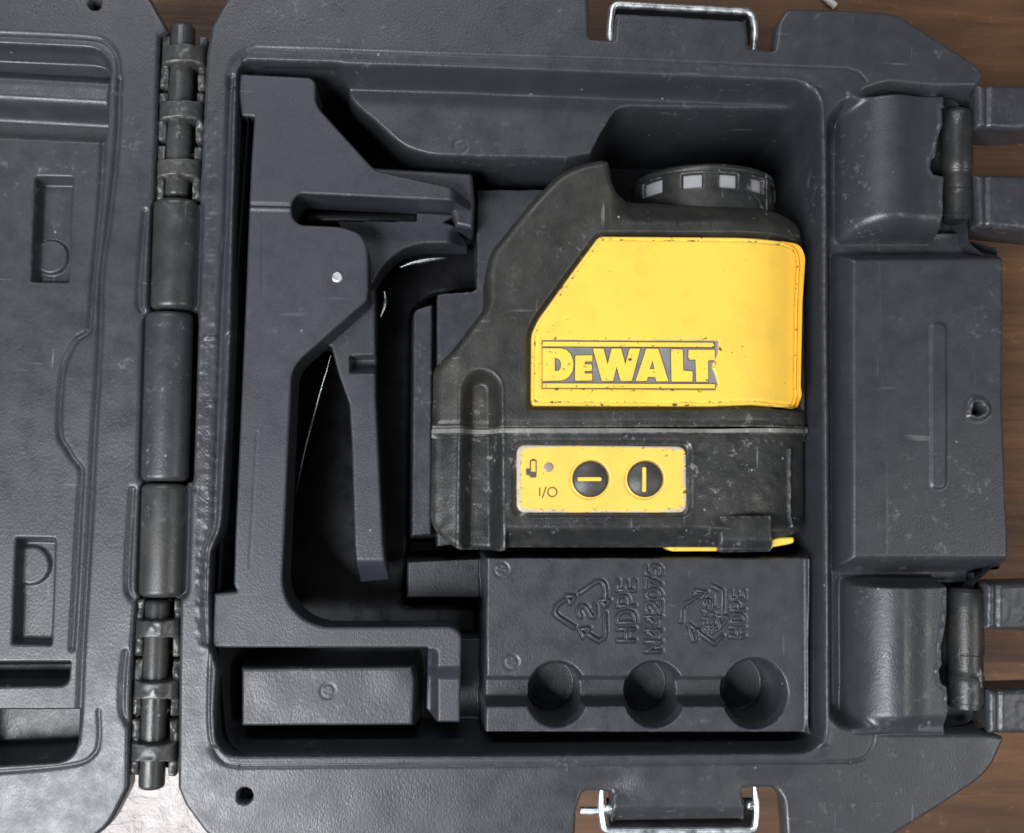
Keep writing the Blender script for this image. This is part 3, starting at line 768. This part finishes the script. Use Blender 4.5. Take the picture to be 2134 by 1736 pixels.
def up_z(X, Y, D):
    px, py = proj(X, Y, ZL)
    h = ZL+body_bend(px)+0.0002*vnoise(X, Y, 0.014, 301)+0.00006*vnoise(X, Y, 0.003, 302)
    # shoulder rolls away towards the head, tower and left cheek
    h -= 0.005*ss((470-py)/60)*ss((px-1270)/60)
    h -= 0.0022*ss((960-px)/60)*ss((py-720)/40)
    h -= 0.0017*ramp(sd(YREC, X, Y, ZL), 0.0016)
    h = chan(h, X, Y)
    return h+edge_round(np.where(py > 884, 0.01, D), 0.0028)+edge_round(D, 0.0004)
hf('upper_housing', UP, up_z, 0.00034, -0.026, M_rub, las, zp=ZL)
LO = rnd([(899, 902, 3), (1688, 902, 2), (1690, 1070, 30), (1680, 1104, 24), (1655, 1128, 20), (1608, 1140), (1500, 1143), (1064, 1143, 4), (1046, 1150, 6), (958, 1147, 8), (930, 1130, 14), (903, 1102, 14), (897, 1080, 12)], 0)
LO = unbend(LO)
def lo_z(X, Y, D):
    px, py = proj(X, Y, ZL)
    h = ZL-0.0003+body_bend(px)*0.8-0.0042*ss((px-1440)/150)*ss((1110-py)/60+0.3)+0.0002*vnoise(X, Y, 0.012, 311)+0.00008*vnoise(X, Y, 0.0025, 312)
    h -= 0.0024*ss((958-px)/55)
    h -= 0.0010*ramp(sd(rect(1062, 914, 1446, 1082, 30), X, Y, ZL), 0.0018)
    h -= 0.0042*ss((py-1096)/40)*ss((px-1052)/8)
    h = chan(h, X, Y)
    # little foot pads and scrapes at the lower edge
    h += 0.0009*np.exp(-((px-1668)/4.0)**2)*(py < 1100)*(py > 930)
    return h+edge_round(np.where(py < 912, 0.01, D), 0.0020)+edge_round(D, 0.0004)
hf('lower_housing', LO, lo_z, 0.00034, -0.026, M_low, las, zp=ZL)
# pale gasket in the joint between the two housings
SEAM = [(900, 892.5), (1300, 892.5), (1500, 894), (1689, 893), (1688.5, 901.5), (1500, 901.5), (899, 902)]; SEAM = unbend(SEAM)
hf('seam_gasket', SEAM, lambda X, Y, D: chan(ZL-0.0004+body_bend(proj(X, Y, ZL)[0])-0.0023*ss((960-proj(X, Y, ZL)[0])/58), X, Y), 0.0003, -0.020, M_seam, las, zp=ZL)

def recess_logo(): return rnd([(1128.5, 706), (1500, 708), (1498, 738, 4), (1490, 752, 4), (1485, 764, 4), (1492, 778, 4), (1496, 792), (1499, 800, 3), (1492, 814), (1128.5, 811)], 1)
def yel_z(X, Y, D):
    px, py = proj(X, Y, ZL)
    h = ZL+0.0009+body_bend(px)*1.05+0.00012*vnoise(X, Y, 0.02, 321)
    h -= 0.00045*np.exp(-((D-0.0011)/0.00028)**2)
    d = sd(recess_logo(), X, Y, ZL+0.0009, 0.003)
    h -= 0.0006*ramp(d, 0.0003)
    return h+edge_round(D, 0.0006)
def yel_wear(X, Y, D):
    px, py = proj(X, Y, ZL)
    d = sd(recess_logo(), X, Y, ZL+0.0009, 0.003)
    w = 0.62*np.exp(-(np.minimum(np.abs(d), 0.003)/0.0011)**2)*(d < 0.0002)
    w = np.maximum(w, 0.55*np.exp(-(D/0.0008)**2))
    w = np.maximum(w, 0.95*np.exp(-((D-0.0011)/0.00022)**2))                        # dirt in the border groove
    w = np.maximum(w, 0.70*np.exp(-((py-846)/6.0)**2))
    w = np.maximum(w, 0.30*np.exp(-((py-760)/60.0)**2)*(px < 1560))
    w = np.maximum(w, 0.28*np.exp(-((py-504)/8.0)**2))
    return w
yp = hf('yellow_panel', YEL, yel_z, 0.00028, ZL-0.004, M_yel, las, wear=yel_wear, zp=ZL+0.0009)
yp['label'] = 'chipped yellow side panel'
flat('nameplate_ground', recess_logo(), ZL+0.00048, 0.0002, 0.00002, M_dark, yp, zp=ZL+0.0009)
G = tx(1560/1.41334, 980/1.41334, 600/2134/1.41334)
LET = {'letter_d': [[(135, 162), (330, 162), (390, 182), (430, 222), (455, 285), (460, 335), (450, 400), (420, 452), (380, 485), (330, 500), (135, 503)], [(262, 265), (290, 266), (318, 285), (331, 325), (325, 370), (305, 395), (265, 403)]],
       'letter_e': [[(478, 238), (658, 235), (658, 300), (584, 303), (576, 310), (576, 324), (584, 331), (652, 331), (652, 398), (584, 400), (575, 407), (575, 418), (584, 426), (656, 428), (656, 500), (478, 500)]],
       'letter_w': [[(662, 165), (775, 165), (818, 335), (860, 165), (960, 165), (1003, 335), (1048, 165), (1160, 165), (1070, 505), (955, 505), (912, 350), (875, 505), (758, 505)]],
       'letter_a': [[(1222, 166), (1348, 167), (1455, 508), (1330, 508), (1318, 464), (1240, 461), (1228, 505), (1112, 505)], [(1288, 288), (1258, 380), (1310, 380)]],
       'letter_l': [[(1480, 172), (1605, 174), (1610, 395), (1708, 405), (1705, 512), (1490, 510)]],
       'letter_t': [[(1665, 178), (1940, 178), (1940, 285), (1870, 290), (1872, 512), (1748, 512), (1740, 280), (1665, 280)]]}
zl = ZL+0.00095
for k, Ls in LET.items():
    flat('letter_outline', [G(L) for L in Ls], ZL+0.00056, 0.0002, 0.00001, M_print, yp, zp=zl, grow=0.00022)
    flat(k, [G(L) for L in Ls], zl, 0.0003, 0.00006, M_let, yp, wear=0.32)
flat('letter_outline', G([(137, 92), (1935, 104), (1935, 150), (137, 140)]), ZL+0.00058, 0.0002, 0.00001, M_print, yp, zp=zl, grow=0.0003)
flat('nameplate_bar', G([(137, 92), (1935, 104), (1935, 150), (137, 140)]), zl, 0.0003, 0.00005, M_let, yp, wear=0.30)
flat('letter_outline', G([(137, 530), (1945, 538), (1940, 584), (137, 574)]), ZL+0.00058, 0.0002, 0.00001, M_print, yp, zp=zl, grow=0.0003)
flat('nameplate_bar', G([(137, 530), (1945, 538), (1940, 584), (137, 574)]), zl, 0.0003, 0.00005, M_let, yp, wear=0.38)

# control panel
CP = rnd([(1077, 927, 20), (1430, 930, 20), (1432, 1068, 20), (1077, 1068, 20)], 0)
zc = ZL-0.0004
def cp_z(X, Y, D):
    px, py = proj(X, Y, zc)
    h = zc+0.00008*vnoise(X, Y, 0.02, 331)
    for bx in (1229, 1342.5):
        W = P(bx, 999, zc); rr = np.hypot(X-W[0], Y-W[1]); h -= 0.0005*np.exp(-((rr-39.5*PX)/0.0003)**2)
    return h+edge_round(D, 0.0005)
cp = hf('control_panel', CP, cp_z, 0.0003, zc-0.003, M_ctl, las, zp=zc, wear=lambda X, Y, D: np.clip(1.25*np.exp(-(D/0.0013)**1.6)*(0.62+0.55*np.abs((proj(X, Y, zc)[0]-1255)/177)**3), 0, 1)+0.1*np.abs((proj(X, Y, zc)[0]-1255)/177)**4)
cp['label'] = 'yellow control panel with two round buttons'
for bx, bar in ((1229, rect(1204.5, 994.5, 1253.5, 1002.5, 3)), (1342.5, rect(1339, 973.5, 1346.8, 1025, 3))):
    r = 37.5*PX; A = P3(bx, 999, zc-0.0008)
    prof = [(0, r), (0.0010, r), (0.0014, r*0.985), (0.0017, r*0.95)]+[(0.0017+0.0013*(1-q*q), r*0.95*q) for q in (0.9, 0.8, 0.65, 0.45, 0.25, 0.02)]
    b = lathe('button', A, A+np.array([0, 0, 1]), prof, M_btn, cp, 48)
    flat('button_mark', bar, zc+0.0023, 0.0008, 0.00008, M_let, b, wear=0.0)
A = P3(1143, 974, zc-0.0002)
lathe('indicator_lamp', A, A+np.array([0, 0, 1]), [(0, 10*PX), (0.00035, 10*PX), (0.00045, 9*PX), (0.0005, 5*PX), (0.0005, 0.00001)], M_led, cp, 28)
K = tx(1500/1.41334, 1300/1.41334, 560/2134/1.41334)
zi = zc+0.00018
flat('battery_symbol', [K([(230, 212), (252, 206), (252, 198), (285, 198), (285, 206), (306, 212), (306, 356), (300, 408), (232, 406), (228, 385), (188, 375), (188, 306), (230, 304)]), K([(242, 222), (295, 222), (295, 345), (242, 340)])], zi, 0.0001, 0.00001, M_print, cp)
flat('printed_mark', K([(334, 520), (346, 520), (346, 615), (334, 615)]), zi, 0.0001, 0.00001, M_print, cp)
flat('printed_mark', K([(406, 512), (419, 512), (377, 636), (364, 636)]), zi, 0.0001, 0.00001, M_print, cp)
flat('printed_mark', [K(circ(482, 570, 57)), K(circ(482, 570, 45))], zi, 0.0001, 0.00001, M_print, cp)

# battery door catch and yellow battery door edge
hf('battery_door', rnd([(1366, 1128), (1655, 1120), (1656, 1131, 6), (1640, 1135), (1612, 1140), (1606, 1148), (1400, 1149, 4)], 2), lambda X, Y, D: -0.0048+edge_round(D, 0.0006), 0.0003, -0.012, M_let, las, zp=-0.0048, wear=lambda X, Y, D: np.zeros(X.shape))
hf('door_catch', rnd([(1494, 1074, 4), (1606, 1074, 4), (1610, 1150, 6), (1500, 1152, 8)], 0), lambda X, Y, D: 0.0004-0.0022*ss((proj(X, Y, 0)[1]-1120)/40)+edge_round(D, 0.0010)+0.0001*vnoise(X, Y, 0.003, 341), 0.0003, -0.012, M_low, las, zp=-0.001)

# rotating head: a short drum seen side-on, with a row of window recesses
xc_, za, Rk = 1464, -0.0272, 0.0235
Ct = (P(1464, 374, za)[0], P(1487, 338, za+Rk)[1])
yt = Ct[1]; Lk = 0.015
ang = [-57, -21.5, 6.5, 33.5, 62]; half = [10.5, 8.2, 7.6, 7.2, 8.5]
def drum_r(th, s):
    r = np.full(th.shape, Rk)
    r -= 0.0016*(1-np.sqrt(np.clip(1-np.clip(1-s/0.0016, 0, 1)**2, 0, 1)))
    r -= 0.0004*np.exp(-((s-0.0022)/0.0003)**2)
    for a, hw in zip(ang, half):
        da = np.abs(np.degrees(th)-a); k = ss((hw+0.6-da)/1.3)*ss((s-0.0030)/0.0006)*ss((0.0082-s)/0.0006)
        r -= 0.0013*k
    return r
th = np.radians(np.linspace(-115, 115, 420)); s_ = np.concatenate([np.linspace(0, 0.009, 64), np.linspace(0.0095, Lk, 6)])
TH_, S_ = np.meshgrid(th, s_, indexing='ij'); R_ = drum_r(TH_, S_)
V = np.stack([Ct[0]+R_*np.sin(TH_), yt-S_, za+R_*np.cos(TH_)], -1).reshape(-1, 3)
n2 = len(s_); F = []
for i in range(len(th)-1):
    for j in range(n2-1): F.append((i*n2+j, i*n2+j+1, (i+1)*n2+j+1, (i+1)*n2+j))
head = link('laser_head', raw_mesh('laser_head', V, F), M_low, las)
capV = [(Ct[0]+(Rk-0.0015)*math.sin(t), yt+0.00002, za+(Rk-0.0015)*math.cos(t)) for t in np.linspace(0, 2*math.pi, 60, endpoint=False)]
me = bpy.data.meshes.new('head_cap'); me.from_pydata(capV, [], [list(range(60))]); link('head_cap', me, M_rub, head, False)
for a, hw in zip(ang, half):
    tt = np.radians(np.linspace(a-hw+0.9, a+hw-0.9, 8)); q = []
    sl = np.linspace(0.0036, 0.0076, 4)
    for t in tt:
        for s in sl: q.append((Ct[0]+(Rk-0.00122)*math.sin(t), yt-s, za+(Rk-0.00122)*math.cos(t)))
    F = [(i*4+j, i*4+j+1, (i+1)*4+j+1, (i+1)*4+j) for i in range(7) for j in range(3)]
    link('head_window', raw_mesh('head_window', q, F), M_frost, head)

# ================================================================== THE WALL BRACKET
b0 = P(620, 800, -0.026)
brk = thing('mounting_bracket', (b0[0], b0[1], -0.040), 'slate grey plastic wall mounting bracket lying beside the laser level', 'bracket')
ZB = -0.003
PLATE = rnd([(498, 153, 4), (648, 161, 10), (658, 172, 6), (658, 209, 6), (664, 225, 8), (770, 342, 8), (784, 355, 10), (959, 394, 6), (982, 402, 6), (982, 420, 4), (959, 419), (622, 403, 16), (607, 420, 12), (608, 452, 12), (624, 468, 16), (715, 472, 24), (755, 488, 20), (767, 520, 20),
             (768, 600), (765, 626, 8), (622, 752, 12), (608, 776, 12), (604, 859), (592, 1132), (588, 1215, 20), (600, 1258, 20), (633, 1291, 20), (672, 1307, 20), (944, 1306, 14), (962, 1322, 14), (961, 1380), (959, 1513, 2), (909, 1513, 2), (887, 1490, 2), (892, 1350, 2),
             (444, 1350, 3), (442, 1338), (446, 1237, 2), (494, 1233, 3), (487, 1218, 3), (490, 1120), (503, 827), (513, 599), (519, 434), (524, 326), (530, 243, 2), (503, 241, 4), (496, 200)], 0)
def plate_z(X, Y, D):
    px, py = proj(X, Y, ZB)
    h = ZB+0.0001*vnoise(X, Y, 0.02, 401)
    # the foot at the lower right bends down and has a chamfered side
    k = ss((px-880)/3)
    h -= k*0.0055*ss((py-1385)/40)
    h -= k*0.0042*ss((916-px)/22)*ss((py-1352)/10)
    # right end of the upper arm rolls away
    h -= 0.010*ss((px-935)/55)*ss((470-py)/20)
    h = groove(h, [(520, 426), (606, 428)], X, Y, 0.0006, 0.0005, ZB)
    h += 0.0004*np.exp(-(pd([(520, 434), (606, 436)], X, Y, ZB)/0.0005)**2)
    h += 0.00012*np.exp(-(pd([(497, 192), (524, 194)], X, Y, ZB)/0.0003)**2)
    h = groove(h, [(548, 480), (546, 620)], X, Y, 0.00012, 0.0003, ZB)
    h = groove(h, [(536, 900), (520, 1180)], X, Y, 0.00012, 0.0003, ZB)
    return h+edge_round(D, 0.0006)
hf('back_plate', PLATE, plate_z, 0.00034, ZB-0.017, M_brkt, brk, zp=ZB)
ZA = -0.017
ARM = rnd([(690, 722, 2), (705, 778, 4), (728, 843, 8), (733, 925), (739, 1132), (747, 1217, 2), (808, 1211, 2), (804, 1185), (798, 1132), (793, 1023), (783, 827), (781, 600), (740, 620), (640, 715)], 0)
def arm_z(X, Y, D):
    px, py = proj(X, Y, ZA)
    h = ZA-0.008*ss((py-1163)/55)
    k = ss((px-728)/3)
    h -= 0.006*k*ss((py-740)/4)*(1-ss((py-752)/30))
    return h+edge_round(D, 0.0006)+0.0001*vnoise(X, Y, 0.01, 411)
hf('clamp_arm', ARM, arm_z, 0.00034, ZA-0.014, M_brkt, brk, zp=ZA)
LUG = rnd([(700, 440), (868, 441, 3), (955, 446, 3), (924, 462, 4), (940, 466, 8), (974, 490, 10), (976, 508, 4), (930, 507), (880, 507, 30), (845, 516, 20), (812, 538, 20), (790, 566, 20), (760, 620), (730, 600)], 0)
def lug_z(X, Y, D):
    px, py = proj(X, Y, ZA)
    h = ZA-0.007*ss((px-930)/50)*ss((py-470)/10)
    h -= 0.010*ss((868-px)/2.0)*ss((460.5-py)/2.0)
    return h+edge_round(D, 0.0007)
hf('clamp_lug', LUG, lug_z, 0.00034, ZA-0.014, M_brkt, brk, zp=ZA)
ENDB = rnd([(770, 347, 5), (985, 360, 8), (990, 420), (988, 478, 8), (950, 470), (930, 400), (800, 380)], 0)
hf('arm_end', ENDB, lambda X, Y, D: -0.0135+edge_round(D, 0.0015)+0.0001*vnoise(X, Y, 0.01, 421), 0.0004, -0.034, M_brkt, brk, zp=-0.0135)
# glossy rod in the slot and glossy knob below the lug
A, B = P3(640, 456, -0.022), P3(868, 458, -0.022)
lathe('slide_rod', A, B, capsule_prof(np.linalg.norm(B-A), 0.0022, 0.0005), M_gloss, brk, 32)
INNER = rnd([(575, 690, 10), (735, 560), (800, 500), (1000, 500, 20), (1010, 594, 10), (900, 606, 16), (858, 640, 20), (850, 1140), (838, 1262, 12), (1000, 1266, 8), (1000, 1330), (575, 1320)], 0)
def inner_z(X, Y, D):
    W = P(905, 640, -0.030); rr = np.hypot(X-W[0], Y-W[1])
    return np.full(X.shape, -0.044)+edge_round(D, 0.002)
hf('clamp_knob', INNER, inner_z, 0.0005, -0.060, M_gloss, brk, zp=-0.036)
# highlights on the glossy black clamp parts, built as thin bright metal slivers
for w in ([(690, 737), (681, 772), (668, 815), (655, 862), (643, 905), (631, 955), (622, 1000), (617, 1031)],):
    tube('glint_sliver', [P3(a, b, -0.021-0.006*i/8) for i, (a, b) in enumerate(spline(w, 3))][:22], 0.00042, M_glint, brk, 8, True)
tube('glint_sliver', [P3(a, b, -0.020) for a, b in spline([(834, 557), (856, 549), (880, 544), (905, 540), (930, 538)], 4)], 0.00075, M_glint, brk, 8, True)
tube('glint_sliver', [P3(a, b, -0.020) for a, b in spline([(801, 607), (803, 622), (801, 640), (793, 661)], 4)], 0.00060, M_glint, brk, 8, True)
A = P3(703, 578, ZB-0.0002)
rv = lathe('rivet', A, A+np.array([0, 0, 1]), [(0, 12*PX), (0.0004, 12*PX), (0.0006, 11*PX), (0.0007, 8*PX), (0.00065, 5*PX), (0.0007, 0.00001)], M_rivet, brk, 32)
rv['label'] = 'small bright metal rivet'

# ================================================================== SMALL THINGS ON THE WOOD
A, B = P3(1712, -12, ZF+0.0016), P3(1742, 14, ZF+0.0016)
st = lathe('white_stick', A, B, capsule_prof(np.linalg.norm(B-A), 0.0014, 0.0005), M_white, None, 16)
tag(st, 'short white plastic offcut on the wood above the case edge', 'offcut')
